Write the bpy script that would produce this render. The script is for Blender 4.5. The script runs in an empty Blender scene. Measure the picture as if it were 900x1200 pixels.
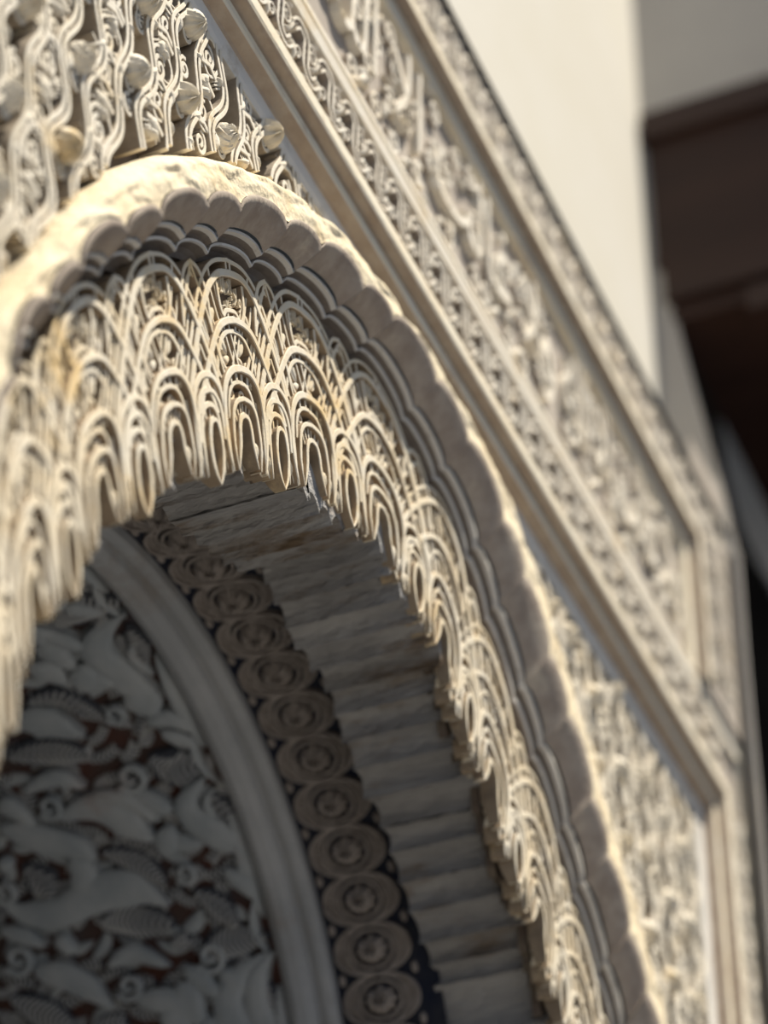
import bpy, math, random
from math import sin, cos, pi, radians
import numpy as np

# ------------------------------------------------------------------ camera, world, sun
# scene frame: X runs along the arch wall (u), -Y points out of the wall (w), Z is up (v + 1.6)
Z0 = 1.6
sc = bpy.context.scene
col = sc.collection
H_ = (0.40434, 0.59428, 0.69533); V_ = (0.019, -0.7663, 0.6422); N_ = (0.91438, -0.24631, -0.32141)
def _axis(i):
    return np.array([H_[i], -N_[i], V_[i]])
def make_camera():
    import mathutils
    cx, cy, cz = _axis(0), -_axis(1), -_axis(2)
    cz = cz/np.linalg.norm(cz); cx = cx - cz*cx.dot(cz); cx /= np.linalg.norm(cx); cy = np.cross(cz, cx)
    cd = bpy.data.cameras.new('camera'); co = bpy.data.objects.new('camera', cd); col.objects.link(co)
    co.matrix_world = mathutils.Matrix(((cx[0], cy[0], cz[0], 0), (cx[1], cy[1], cz[1], -1.2), (cx[2], cy[2], cz[2], Z0), (0, 0, 0, 1)))
    cd.sensor_fit = 'VERTICAL'; cd.sensor_height = 24; cd.sensor_width = 18
    cd.lens = 2932.9/1200*24
    cd.clip_start = 0.05
    cd.dof.use_dof = True
    cd.dof.focus_distance = 3.50
    cd.dof.aperture_fstop = 1.0
    sc.camera = co
make_camera()
w = bpy.data.worlds.new('world'); sc.world = w; w.use_nodes = True
bg = w.node_tree.nodes['Background']; bg.inputs[0].default_value = (0.57, 0.72, 0.98, 1); bg.inputs[1].default_value = 0.38
sl = bpy.data.lights.new('sun', 'SUN'); sl.energy = 8.2; sl.angle = radians(0.6); sl.color = (1.0, 0.925, 0.80)
so = bpy.data.objects.new('sun', sl); col.objects.link(so)
import mathutils
SUN = mathutils.Vector((-0.02, -0.41, 0.91))
so.rotation_euler = SUN.to_track_quat('Z', 'Y').to_euler(); so.location = (0, -6, 8)
sc.view_settings.view_transform = 'Standard'; sc.view_settings.look = 'None'
sc.view_settings.gamma = 1; sc.view_settings.use_curve_mapping = False
sc.view_settings.exposure = 0.0
rnd = random.Random(7)

# ------------------------------------------------------------------ materials
def mat(name, c1, c2, c3=None, scale=14, bump=0.3, bscale=90, rough=0.9, stretch=(1, 1, 1), p2=0.5, p3=0.62, bdist=0.003):
    m = bpy.data.materials.new(name); m.use_nodes = True; nt = m.node_tree; N = nt.nodes; L = nt.links
    b = N['Principled BSDF']; b.inputs['Roughness'].default_value = rough
    b.inputs['Specular IOR Level'].default_value = 0.25
    g = N.new('ShaderNodeNewGeometry'); mp = N.new('ShaderNodeMapping'); mp.inputs['Scale'].default_value = stretch
    L.new(g.outputs['Position'], mp.inputs['Vector'])
    n1 = N.new('ShaderNodeTexNoise'); n1.inputs['Scale'].default_value = scale; n1.inputs['Detail'].default_value = 6; n1.inputs['Roughness'].default_value = 0.65
    L.new(mp.outputs[0], n1.inputs['Vector'])
    r1 = N.new('ShaderNodeMapRange'); r1.inputs[1].default_value = p2-0.12; r1.inputs[2].default_value = p2+0.12; L.new(n1.outputs[0], r1.inputs[0])
    mx = N.new('ShaderNodeMix'); mx.data_type = 'RGBA'; mx.inputs[6].default_value = (*c1, 1); mx.inputs[7].default_value = (*c2, 1)
    L.new(r1.outputs[0], mx.inputs[0]); out = mx.outputs[2]
    if c3:
        n2 = N.new('ShaderNodeTexNoise'); n2.inputs['Scale'].default_value = scale*0.45; n2.inputs['Detail'].default_value = 8; n2.inputs['Roughness'].default_value = 0.7
        ad = N.new('ShaderNodeVectorMath'); ad.operation = 'ADD'; ad.inputs[1].default_value = (7.3, 2.1, 5.7)
        L.new(mp.outputs[0], ad.inputs[0]); L.new(ad.outputs[0], n2.inputs['Vector'])
        r2 = N.new('ShaderNodeMapRange'); r2.inputs[1].default_value = p3-0.06; r2.inputs[2].default_value = p3+0.06; L.new(n2.outputs[0], r2.inputs[0])
        m2 = N.new('ShaderNodeMix'); m2.data_type = 'RGBA'; m2.inputs[7].default_value = (*c3, 1)
        L.new(out, m2.inputs[6]); L.new(r2.outputs[0], m2.inputs[0]); out = m2.outputs[2]
    L.new(out, b.inputs['Base Color'])
    if bump:
        n3 = N.new('ShaderNodeTexNoise'); n3.inputs['Scale'].default_value = bscale; n3.inputs['Detail'].default_value = 5; L.new(mp.outputs[0], n3.inputs['Vector'])
        bp = N.new('ShaderNodeBump'); bp.inputs['Strength'].default_value = bump; bp.inputs['Distance'].default_value = bdist
        L.new(n3.outputs[0], bp.inputs['Height']); L.new(bp.outputs[0], b.inputs['Normal'])
    return m
M = {}
M['cream'] = mat('cream_plaster', (.70, .60, .45), (.72, .66, .55), (.66, .50, .27), 16, .35)
M['lace'] = mat('lace_plaster', (.72, .61, .43), (.72, .66, .54), (.70, .52, .27), 14, .3)
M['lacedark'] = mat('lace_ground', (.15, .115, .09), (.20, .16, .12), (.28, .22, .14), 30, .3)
M['laceside'] = mat('lace_side_shade', (.28, .21, .14), (.37, .285, .195), (.54, .41, .25), 26, .3, p3=.6)  # lace strand sides coloured brown to stand in for shadowed gaps
M['spanside'] = mat('spandrel_side_shade', (.32, .265, .20), (.40, .34, .265), (.50, .41, .28), 24, .3, p3=.6)  # spandrel strand sides darkened, shade of the voids in the colour
M['borderside'] = mat('border_side_shade', (.32, .27, .22), (.40, .34, .28), None, 20, .3)  # border side faces with shade put into the colour
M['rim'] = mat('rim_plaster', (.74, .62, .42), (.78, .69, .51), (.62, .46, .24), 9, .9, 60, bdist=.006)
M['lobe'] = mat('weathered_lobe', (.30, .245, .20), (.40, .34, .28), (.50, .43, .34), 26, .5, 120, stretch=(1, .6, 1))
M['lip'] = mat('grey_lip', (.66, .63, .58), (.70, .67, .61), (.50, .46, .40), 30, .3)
M['hollow'] = mat('hollow_shade', (.20, .165, .135), (.25, .21, .17), None, 30, .3)  # darker than the lobes: shade under the lips put into the colour
M['span'] = mat('spandrel_plaster', (.70, .63, .50), (.73, .68, .58), (.66, .52, .31), 18, .4)
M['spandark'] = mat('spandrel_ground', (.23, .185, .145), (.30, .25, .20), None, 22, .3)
M['frame'] = mat('frame_plaster', (.74, .65, .49), (.74, .68, .55), (.55, .46, .35), 12, .4, 70)
M['frameshade'] = mat('frame_reveal_shade', (.33, .26, .20), (.40, .33, .26), None, 20, .5, 80)  # brown is the shade of the downward faces, painted in
M['border'] = mat('border_plaster', (.74, .67, .55), (.76, .71, .61), (.68, .56, .38), 14, .3)
M['borderdark'] = mat('border_ground', (.38, .33, .28), (.44, .39, .33), None, 20, .3)
M['wall'] = mat('lime_wall', (.62, .585, .50), (.64, .61, .54), None, 2.5, .15, 40)
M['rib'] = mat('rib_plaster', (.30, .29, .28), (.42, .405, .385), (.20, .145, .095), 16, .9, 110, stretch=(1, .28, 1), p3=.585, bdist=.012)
M['med'] = mat('medallion_plaster', (.27, .235, .21), (.35, .31, .28), None, 40, .4)
M['blue'] = mat('blue_ground', (.014, .018, .036), (.03, .032, .042), None, 20, .2)
M['stone'] = mat('moulding_plaster', (.35, .36, .37), (.44, .445, .45), (.31, .29, .27), 7, .4, 60)
M['leaf'] = mat('leaf_plaster', (.33, .36, .38), (.42, .44, .45), (.36, .33, .32), 12, .3, 60)
M['veined'] = mat('veined_leaf', (.055, .060, .075), (.09, .095, .11), None, 22, .3)
M['vein'] = mat('vein_line', (.36, .37, .38), (.42, .42, .41), None, 22, .3)
M['red'] = mat('red_ground', (.085, .035, .025), (.07, .05, .045), (.06, .06, .075), 16, .2)
M['wood'] = mat('dark_wood', (.022, .009, .006), (.032, .014, .009), None, 8, .3, 50, stretch=(1, .15, 1), rough=.6)
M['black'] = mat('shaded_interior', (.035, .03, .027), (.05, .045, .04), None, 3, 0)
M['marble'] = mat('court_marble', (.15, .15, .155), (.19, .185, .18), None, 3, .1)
M['shadewall'] = mat('shade_grey_plaster', (.36, .34, .32), (.42, .40, .37), None, 1.2, .1)  # end wall plaster, greyed in its base colour to stand for shade
M['palewall'] = mat('far_plaster', (.84, .76, .66), (.88, .80, .70), None, 3, .1)

# ------------------------------------------------------------------ mesh helpers
def W(u, v, w): return (u, -w, v+Z0)
class MB:
    def __init__(s): s.v = []; s.f = []; s.side = set()
    def grid(s, rows, close=False):
        b = len(s.v); n = len(rows[0])
        for r in rows: s.v += [tuple(p) for p in r]
        for i in range(len(rows)-1):
            for j in range(n-1 + (1 if close else 0)):
                k = (j+1) % n
                s.f.append((b+i*n+j, b+i*n+k, b+(i+1)*n+k, b+(i+1)*n+j))
    def poly(s, pts):
        b = len(s.v); s.v += [tuple(p) for p in pts]; s.f.append(tuple(range(b, b+len(pts))))
    def box(s, a, c):
        (x0, y0, z0), (x1, y1, z1) = a, c; b = len(s.v)
        s.v += [(x, y, z) for x in (x0, x1) for y in (y0, y1) for z in (z0, z1)]
        for q in ((0, 1, 3, 2), (4, 6, 7, 5), (0, 4, 5, 1), (2, 3, 7, 6), (0, 2, 6, 4), (1, 5, 7, 3)): s.f.append(tuple(b+i for i in q))
    def ribbon(s, P, nrm, wid, depth, round_=.25, taper=False, tip=False):
        """strand following points P: top face raised on P, sides falling 'depth' against the normal"""
        P = [np.array(p, float) for p in P]; n = len(P); rows = []
        for i in range(n):
            t = P[min(i+1, n-1)]-P[max(i-1, 0)]; l = np.linalg.norm(t)
            if l < 1e-9: t = np.array([1., 0, 0])
            else: t = t/l
            N = np.array(nrm[i] if isinstance(nrm, list) else nrm, float)
            sd = np.cross(t, N); sd /= max(np.linalg.norm(sd), 1e-9)
            ww = wid[i] if isinstance(wid, (list, tuple)) else wid
            if taper: ww = ww*(1-.75*(i/(n-1)))
            h = ww/2; e = min(h, depth)*round_
            p = P[i]
            if tip and i > n*.68: h *= 1-.8*((i-n*.68)/(n*.32)); depth_ = depth*(1-.45*((i-n*.68)/(n*.32)))
            else: depth_ = depth
            rows.append([p-sd*h-N*depth_, p-sd*h-N*e, p-sd*(h-e), p+sd*(h-e), p+sd*h-N*e, p+sd*h-N*depth_])
        f0 = len(s.f); s.grid(rows)
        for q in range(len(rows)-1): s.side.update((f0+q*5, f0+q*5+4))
        s.poly(rows[0]); s.poly(rows[-1][::-1])
    def blade(s, P, nrm, hw, dome, depth, hollow=0.0, seg=8):
        """leaf: domed tapering body along P"""
        C = smooth(P, seg); k = len(P); n = len(C)
        ws = [np.interp(i/(n-1)*(k-1), range(k), hw) for i in range(n)]
        rows = []
        for i in range(n):
            t = C[min(i+1, n-1)]-C[max(i-1, 0)]; t = t/max(np.linalg.norm(t), 1e-9)
            N = np.array(nrm(C[i]) if callable(nrm) else nrm, float); sd = np.cross(t, N); sd /= max(np.linalg.norm(sd), 1e-9)
            a = i/(n-1); e = max(.05, min(1, (sin(pi*min(1, max(0, a)))**.5)*1.15)); ww = ws[i]*min(1, e)
            p = C[i]; row = [p-sd*ww-N*depth]
            for q in (-1, -.82, -.45, 0, .45, .82, 1):
                hh = dome*(1-abs(q)**2.2) - hollow*(max(0, 1-abs(q)*1.6))
                row.append(p+sd*ww*q+N*hh*min(1, e))
            row.append(p+sd*ww-N*depth); rows.append(row)
        s.grid(rows)
    def dome(s, c, ax, ay, nrm, h, flutes=0, fd=.15, nu=20, nv=5, bumpy=0, point=0):
        c = np.array(c, float); ax = np.array(ax, float); ay = np.array(ay, float); nrm = np.array(nrm, float)
        rows = []
        for j in range(nv+1):
            a = j/nv*pi/2; r = cos(a); z = sin(a); row = []
            for i in range(nu):
                t = 2*pi*i/nu; f = 1-fd*abs(sin(flutes*t/2)) if flutes else 1
                zz = z*(f if j < nv else 1)
                rr = r*(1-.5*fd*abs(sin(flutes*t/2)) if flutes else 1)
                if bumpy: zz *= 1-bumpy*((i+j) % 2)
                row.append(c+ax*rr*cos(t)+ay*(rr*sin(t)+point*z)+nrm*h*zz)
            rows.append(row)
        rows.insert(0, [p-nrm*h*.9 for p in rows[0]])
        s.grid(rows, close=True)
    def build(s, name, m, parent=None, smooth_=False):
        if not s.v: return None
        me = bpy.data.meshes.new(name); off = parent_loc(parent)
        vs = s.v if off is None else [(x-off[0], y-off[1], z-off[2]) for x, y, z in s.v]
        me.from_pydata([tuple(map(float, v)) for v in vs], [], s.f); me.materials.append(M[m])
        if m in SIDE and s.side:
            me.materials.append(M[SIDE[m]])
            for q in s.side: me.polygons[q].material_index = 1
        if smooth_:
            for p in me.polygons: p.use_smooth = True
        o = bpy.data.objects.new(name, me); col.objects.link(o)
        if parent: o.parent = parent
        return o
SIDE = {'lace': 'laceside', 'span': 'spanside', 'border': 'borderside'}  # strand tops stay pale, sides carry painted shade
POOL = {}
def pooled(mb, name, m, parent, sm=False):
    if mb.v: POOL.setdefault((parent.name, name), []).append((mb, m, parent, sm))
def flush_pools(limit=290):
    for (pn, name), L_ in POOL.items():
        def size(e):
            c = np.mean(np.array(e[0].v[:40]), axis=0); q = np.array([c[0], c[1]+1.2, c[2]-Z0]); z = q.dot([H_[2], -N_[2], V_[2]])
            x = q.dot([H_[0], -N_[0], V_[0]])/z*2933; y = q.dot([H_[1], -N_[1], V_[1]])/z*2933
            return z + (0 if abs(x) < 460 and abs(y) < 610 else 50)
        L_.sort(key=size)
        for mb, m, par, sm in L_[:limit]: mb.build(name, m, par, sm)
        if L_[limit:]:
            big = MB()
            for mb, m, par, sm in L_[limit:]:
                k = len(big.v); f0 = len(big.f); big.v += mb.v; big.f += [tuple(i+k for i in f) for f in mb.f]; big.side |= {i+f0 for i in mb.side}
            o = big.build('small_'+name, L_[0][1], L_[0][2]); o['kind'] = 'stuff'
LOC = {}
def parent_loc(p):
    if p is None: return None
    while p.parent: p = p.parent
    return LOC.get(p.name)
def thing(name, label, cat, loc=(0, 0, 0), group=None):
    o = bpy.data.objects.new(name, None); col.objects.link(o); o.location = loc; LOC[o.name] = loc
    o.empty_display_size = .1; o['label'] = label; o['category'] = cat
    if group: o['group'] = group
    return o
def struct(name, mb, m):
    o = mb.build(name, m); o['kind'] = 'structure'; return o
def smooth(P, seg=6):
    P = [np.array(p, float) for p in P]
    if len(P) < 3:
        return [P[0]+(P[-1]-P[0])*i/seg for i in range(seg+1)]
    Q = [2*P[0]-P[1]]+P+[2*P[-1]-P[-2]]; out = []
    for i in range(1, len(Q)-2):
        for k in range(seg):
            t = k/seg; a, b, c, d = Q[i-1], Q[i], Q[i+1], Q[i+2]
            out.append(.5*((2*b)+(-a+c)*t+(2*a-5*b+4*c-d)*t*t+(-a+3*b-3*c+d)*t**3))
    out.append(P[-1]); return out
OUT = (0, -1, 0)

def stuff(o):
    o['kind'] = 'stuff'; return o

# ------------------------------------------------------------------ measured curves of the arch, in wall metres (s counts arch bays)
TOP = [(-6, 1.63, .9), (-5, 1.615, 1.25), (-4, 1.62, 1.60), (-3.5, 1.636, 1.74), (-3,1.662,1.878), (-2.5,1.704,1.988), (-2,1.763,2.107), (-1.5,1.840,2.220), (-1,1.922,2.320), (-0.5,2.015,2.414), (0,2.119,2.494), (0.5,2.226,2.570), (1,2.341,2.624), (1.5,2.474,2.672), (2,2.617,2.697), (2.5,2.785,2.680), (3,2.922,2.641), (3.5,3.022,2.566), (4,3.128,2.485), (4.5,3.230,2.411), (5,3.333,2.338), (5.5,3.424,2.257), (6,3.524,2.171), (6.5,3.614,2.071), (7, 3.69, 1.95), (8, 3.77, 1.68), (9, 3.79, 1.35), (10, 3.79, .95)]
BOT = [(-6, 1.80, .6), (-4.5, 1.765, 1.20), (-3.5,1.780,1.476), (-2.5,1.866,1.712), (-1.5,2.000,1.934), (-0.5,2.169,2.119), (0.5,2.348,2.251), (1.5,2.570,2.354), (2.5,2.812,2.368), (3.5,3.015,2.257), (4.5,3.219,2.116), (5.5,3.411,1.964), (6.5, 3.55, 1.77), (7.5, 3.62, 1.52), (8.5, 3.64, 1.2), (10, 3.64, .8)]
RID = [(-6, 1.55, .9), (-5, 1.545, 1.25), (-4, 1.555, 1.58), (-3.5, 1.573, 1.74), (-3,1.601,1.893), (-2.5,1.652,2.013), (-2,1.720,2.142), (-1.5,1.801,2.262), (-1,1.894,2.380), (-0.5,1.996,2.485), (0,2.110,2.577), (0.5,2.238,2.658), (1,2.372,2.720), (1.5,2.500,2.757), (2,2.637,2.785), (2.5,2.800,2.785), (3,2.955,2.747), (3.5,3.074,2.692), (4,3.178,2.622), (4.5,3.276,2.540), (5,3.374,2.452), (5.5,3.462,2.363), (6,3.546,2.278), (6.5,3.636,2.190), (7,3.722,2.085), (8, 3.84, 1.80), (9, 3.87, 1.42), (10, 3.87, .95)]
CR = [(-6, 1.50, .9), (-5, 1.49, 1.25), (-4, 1.50, 1.58), (-3.5, 1.525, 1.73), (-3, 1.56, 1.86), (-2.5,1.612,1.985), (-2,1.670,2.119), (-1.5,1.739,2.253), (-1,1.826,2.388), (-0.5,1.937,2.513), (0,2.087,2.637), (0.5,2.245,2.737), (1,2.410,2.800), (1.5,2.569,2.826), (2,2.713,2.835), (2.5,2.870,2.830), (3,3.030,2.815), (3.5,3.160,2.765), (4,3.265,2.690), (4.5,3.365,2.604), (5,3.469,2.519), (5.5,3.561,2.428), (6,3.650,2.340), (7,3.820,2.150), (8, 3.93, 1.85), (9, 3.97, 1.42), (10, 3.97, .95)]
BK = [(1,2.399,2.304), (1.5,2.505,2.330), (1.98,2.598,2.358), (2,2.658,2.426), (2.5,2.752,2.381), (2.98,2.863,2.354), (3,2.896,2.382), (3.5,2.983,2.318), (3.98,3.074,2.245), (4,3.111,2.261), (4.5,3.211,2.185), (4.98,3.305,2.101), (5,3.334,2.116), (5.5,3.400,2.043)]
def curve(T):
    S = np.array([r[0] for r in T]); U = np.array([r[1] for r in T]); Vv = np.array([r[2] for r in T])
    def slope(Y):
        g = np.zeros(len(Y)); g[1:-1] = (Y[2:]-Y[:-2])/(S[2:]-S[:-2]); g[0] = (Y[1]-Y[0])/(S[1]-S[0]); g[-1] = (Y[-1]-Y[-2])/(S[-1]-S[-2]); return g
    gu, gv = slope(U), slope(Vv)
    def f(s):
        s = min(max(s, S[0]), S[-1]); i = min(int(np.searchsorted(S, s, 'right'))-1, len(S)-2); h = S[i+1]-S[i]; t = (s-S[i])/h
        a, b, c, d = 2*t**3-3*t*t+1, t**3-2*t*t+t, -2*t**3+3*t*t, t**3-t*t
        return np.array([a*U[i]+b*h*gu[i]+c*U[i+1]+d*h*gu[i+1], a*Vv[i]+b*h*gv[i]+c*Vv[i+1]+d*h*gv[i+1]])
    return f
fT, fB, fR, fC = curve(TOP), curve(BOT), curve(RID), curve(CR)
def L2(s, t):
    return fT(s)*(1-t)+fB(s)*t
def ML(s, t, h=0.0):
    p = L2(s, t); return np.array(W(p[0], p[1], -.03-.015*t+h))
S0, S1 = -5, 9          # bays built
COLS = list(range(S0+1, S1))
ARC = (2.7, 1.7)

# ------------------------------------------------------------------ lacework archivolt
arch = thing('lacework_archivolt', 'sunlit cream lacework of interlaced little arches hanging around the arch opening', 'carving', (2.7, 0, 0))
def mir(P): return [(-x, t) for x, t in P]
MAINS = [  # (path in bay units, width, top height)
 ([(0, .062), (-.15, .075), (-.28, .13), (-.37, .20), (-.44, .265), (-.50, .33), (-.57, .41), (-.64, .50), (-.71, .60)], .014, .004, 1),
 ([(0, .272), (-.12, .285), (-.22, .315), (-.31, .375), (-.40, .455), (-.49, .54), (-.56, .61), (-.62, .69)], .013, .005, 1),
 ([(0, .488), (-.12, .50), (-.21, .54), (-.265, .60), (-.29, .68), (-.30, .78), (-.275, .88), (-.25, .935)], .013, .007, 1),
 ([(0, .620), (-.10, .635), (-.165, .68), (-.19, .75), (-.20, .83), (-.175, .93)], .010, .007, 1),
 ([(0, .690), (-.055, .705), (-.085, .75), (-.10, .82), (-.15, .92)], .010, .006, 1),
 ([(.5, .525), (.42, .535), (.335, .58), (.295, .65), (.28, .75), (.27, .85), (.265, .94)], .012, .006, 2),
 ([(.5, .590), (.43, .60), (.365, .64), (.335, .70), (.325, .80)], .011, .006, 2),
 ([(.5, .650), (.44, .66), (.39, .70), (.37, .77), (.37, .86), (.375, .945)], .010, .005, 2),
 ([(.5, .715), (.455, .73), (.425, .79), (.42, .86), (.45, .935), (.5, .985)], .010, .010, 2),
]
THINS = [
 ([(0, .0), (-.18, .02), (-.32, .075), (-.42, .15), (-.50, .235), (-.58, .33), (-.66, .43), (-.73, .53)], .008, .002, 1),
 ([(.5, .045), (.41, .075), (.35, .14), (.32, .22), (.31, .32)], .009, .003, 2),
 ([(.5, .095), (.44, .12), (.40, .18), (.38, .25)], .007, .001, 2),
 ([(0, .318), (-.10, .328), (-.18, .365), (-.245, .43), (-.29, .52), (-.32, .60)], .009, .001, 1),
 ([(-.045, .24), (-.05, .30), (.0, .40), (.045, .49)], .006, .0, 1),
 ([(-.10, .26), (-.11, .32), (-.05, .42), (.0, .49)], .006, -.001, 1),
 ([(-.42, .13), (-.31, .30), (-.19, .46), (-.12, .50)], .007, .0, 1),
 ([(-.47, .19), (-.36, .36), (-.245, .52), (-.20, .56)], .006, .0, 1),
 ([(-.5, .06), (-.38, .22), (-.27, .40), (-.18, .55)], .007, .002, 1),
 ([(-.5, .40), (-.40, .52), (-.33, .64)], .007, .002, 1),
 ([(-.55, .22), (-.46, .32), (-.36, .44), (-.30, .53)], .006, .001, 1),
 ([(-.5, .30), (-.42, .40), (-.36, .50), (-.34, .60)], .006, .0, 1),
 ([(-.25, .15), (-.20, .24), (-.14, .33)], .006, -.001, 1),
 ([(-.20, .11), (-.16, .20), (-.115, .28)], .006, -.001, 1),
 ([(-.31, .19), (-.26, .28), (-.20, .36)], .006, -.001, 1),
 ([(0, .545), (-.09, .555), (-.155, .59), (-.19, .645), (-.20, .71)], .008, .003, 1),
 ([(-.13, .505), (-.12, .56)], .008, .003, 1), ([(-.045, .49), (-.04, .55)], .008, .003, 1),
 ([(-.03, .0), (-.03, .07)], .006, .002, 1), ([(-.27, .055), (-.25, .13)], .006, .001, 1),
 ([(-.13, .645), (-.085, .72)], .005, .002, 1), ([(-.08, .635), (-.05, .71)], .005, .002, 1), ([(-.025, .62), (-.02, .70)], .005, .002, 1),
 ([(.46, .655), (.465, .73)], .006, .002, 2), ([(.41, .67), (.43, .745)], .006, .002, 2),
 ([(-.24, .62), (-.25, .74), (-.24, .86)], .006, .001, 1),
 ([(.5, .27), (.465, .34), (.47, .43), (.5, .52)], .006, -.001, 2),
 ([(-.30, .44), (-.27, .52), (-.285, .60), (-.33, .70)], .006, -.002, 1),
 ([(.42, .88), (.36, .93), (.33, .87)], .010, .0, 2), ([(-.28, .86), (-.25, .93), (-.20, .88)], .010, .0, 1),
]
def tend(x):
    x = abs(x)
    return float(np.interp(x, [0, .07, .10, .15, .20, .25, .30, .345, .38, .42, .46, .5], [.67, .69, .80, .87, .80, .90, .80, .82, .90, .84, .93, .96]))
def spiral2(cx, cy, rx, ry, turns=1.4, a0=0, dirn=1, n=16):
    return [(cx+rx*(1-.85*i/n)*cos(a0+dirn*2*pi*turns*i/n), cy+ry*(1-.85*i/n)*sin(a0+dirn*2*pi*turns*i/n)) for i in range(n+1)]
def text_mesh(txt):
    cu = bpy.data.curves.new('letters', 'FONT'); cu.body = txt; cu.resolution_u = 2; cu.extrude = .5; cu.offset = -.004
    o = bpy.data.objects.new('letters', cu); col.objects.link(o); bpy.context.view_layer.update()
    me = bpy.data.meshes.new_from_object(o.evaluated_get(bpy.context.evaluated_depsgraph_get()))
    V = np.array([v.co[:] for v in me.vertices]); F = [tuple(p.vertices) for p in me.polygons]
    bpy.data.objects.remove(o); bpy.data.meshes.remove(me)
    V[:, 0] -= V[:, 0].min(); V[:, 0] /= V[:, 0].max(); V[:, 1] -= V[:, 1].min(); V[:, 1] /= V[:, 1].max(); V[:, 2] += .5
    return V, F
TX1 = text_mesh('\uFEEA\uFEE0\uFEDF\uFE8D \uFEFB\uFE87'); TX2 = text_mesh('\uFE90\uFEDF\uFE8E\uFECF'); TX3 = text_mesh('\uFEFB\uFEED')
TXALL = text_mesh('\uFEEA\uFEE0\uFEDF\uFE8D \uFEFB\uFE87 \uFE90\uFEDF\uFE8E\uFECF \uFEFB\uFEED')
def letters(mb, T, f):
    b = len(mb.v); V, F = T
    mb.v += [tuple(f(x, y, z)) for x, y, z in V]; mb.f += [tuple(b+i for i in q) for q in F]
for k in COLS:
    r = random.Random(k*31+5)
    jw = lambda x: x*(1+r.uniform(-.12, .12))
    def path(P, h, seg=5):
        q = smooth([np.array(p) for p in P], seg)
        return [ML(k+p[0]+0, p[1]+0, h) for p in q]
    mb = MB()
    for P, wd, h, kind in MAINS:
        mb.ribbon(path(P, h), OUT, jw(wd*.80), .030, tip=(P[-1][1] > .8))
        if kind == 1: mb.ribbon(path(mir(P), h), OUT, jw(wd*.80), .030, tip=(P[-1][1] > .8))
        else:
            mb.ribbon(path([(1-x, t) for x, t in P], h), OUT, jw(wd*.80), .030, tip=(P[-1][1] > .8))
    panel = mb.build('lace_panel', 'lace', arch)
    mb = MB()
    for P, wd, h, kind in THINS:
        mb.ribbon(path(P, h, 4), OUT, jw(wd*.82), .026)
        Q = mir(P) if kind == 1 else [(1-x, t) for x, t in P]
        mb.ribbon(path(Q, h-.001, 4), OUT, jw(wd*.82), .026)
    stuff(mb.build('thin_strands', 'lace', panel))
    # ground behind the strands, ending in the hanging silhouette
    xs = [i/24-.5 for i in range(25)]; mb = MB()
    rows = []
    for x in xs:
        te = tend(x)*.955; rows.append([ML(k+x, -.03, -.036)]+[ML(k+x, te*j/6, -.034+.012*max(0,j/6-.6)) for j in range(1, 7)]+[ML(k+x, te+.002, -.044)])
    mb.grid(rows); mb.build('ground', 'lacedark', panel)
    # cartouche with the motto
    mb = MB()
    mb.ribbon(path([(-.175, .105), (-.165, .16), (-.15, .215), (-.115, .255), (-.075, .232), (.0, .228), (.06, .235), (.12, .275), (.168, .235), (.18, .16), (.175, .105)], .001, 3), OUT, .007, .016)
    c = mb.build('cartouche', 'lace', panel); mb = MB()
    mb.grid([[ML(k+x, a+(b-a)*j/3, -.014) for j in range(4)] for x, a, b in ((-.17, .09, .2), (-.11, .08, .245), (0, .07, .225), (.06, .07, .225), (.12, .08, .27), (.175, .1, .2))])
    mb.build('cartouche_ground', 'lacedark', panel)
    mb = MB()
    letters(mb, TX1, lambda x, y, z: ML(k-.150+.195*x, .180-.098*y, -.007+.006*z))
    letters(mb, TX2, lambda x, y, z: ML(k-.135+.165*x, .222-.040*y, -.007+.006*z))
    letters(mb, TX3, lambda x, y, z: ML(k+.060+.100*x, .228-.110*y, -.007+.006*z))
    mb.build('inscription', 'lace', panel)
    # leafy filling between strands
    mb = MB()
    for sx in (-1, 1):
        for (x, t, rx, ry) in ((.11, .385, .05, .035), (.33, .36, .035, .04), (.08, .60, .045, .028), (.24, .69, .03, .04), (.36, .50, .03, .035), (.19, .47, .028, .03), (.425, .215, .03, .03), (.46, .40, .02, .035)):
            mb.ribbon([ML(k+sx*p[0], p[1], -.004) for p in spiral2(x, t, rx, ry, 1.3, r.uniform(0, 6), sx)], OUT, .0062, .020, taper=True)
        for (x0, t0, x1, t1, hw) in ((.36, .27, .29, .35, .010), (.21, .22, .25, .30, .008), (.15, .34, .08, .43, .009), (.06, .43, .12, .47, .007), (.10, .64, .14, .70, .006), (.40, .44, .38, .52, .008), (.50, .18, .50, .26, .008), (.24, .75, .245, .84, .008), (.15, .74, .15, .84, .007), (.30, .25, .33, .20, .007)):
            mb.blade([ML(k+sx*x0, t0, -.006), ML(k+sx*(x0+x1)/2+.012*sx, (t0+t1)/2, -.006), ML(k+sx*x1, t1, -.006)], OUT, [hw*.8, hw*.95, hw*.3], .004, .018, seg=4)
    stuff(mb.build('leaf_filling', 'lace', panel, True))
    # hanging shell at the joint between two bays
    mb = MB(); n = 10; rows = []
    for i in range(n+1):
        a = i/n; t = .735+.235*a; half = .065*sin(pi*min(1, a*.82+.14))**.8; row = []
        for j in range(13):
            q = j/12*2-1; fl = .0025*cos(j*pi) if 0 < i < n else 0
            row.append(ML(k+.5+q*half*(1-.25*a), t, -.012+.008*(a)+fl-.006*(1-q*q)*(1-a)))
        rows.append(row)
    mb.grid(rows)
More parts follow.
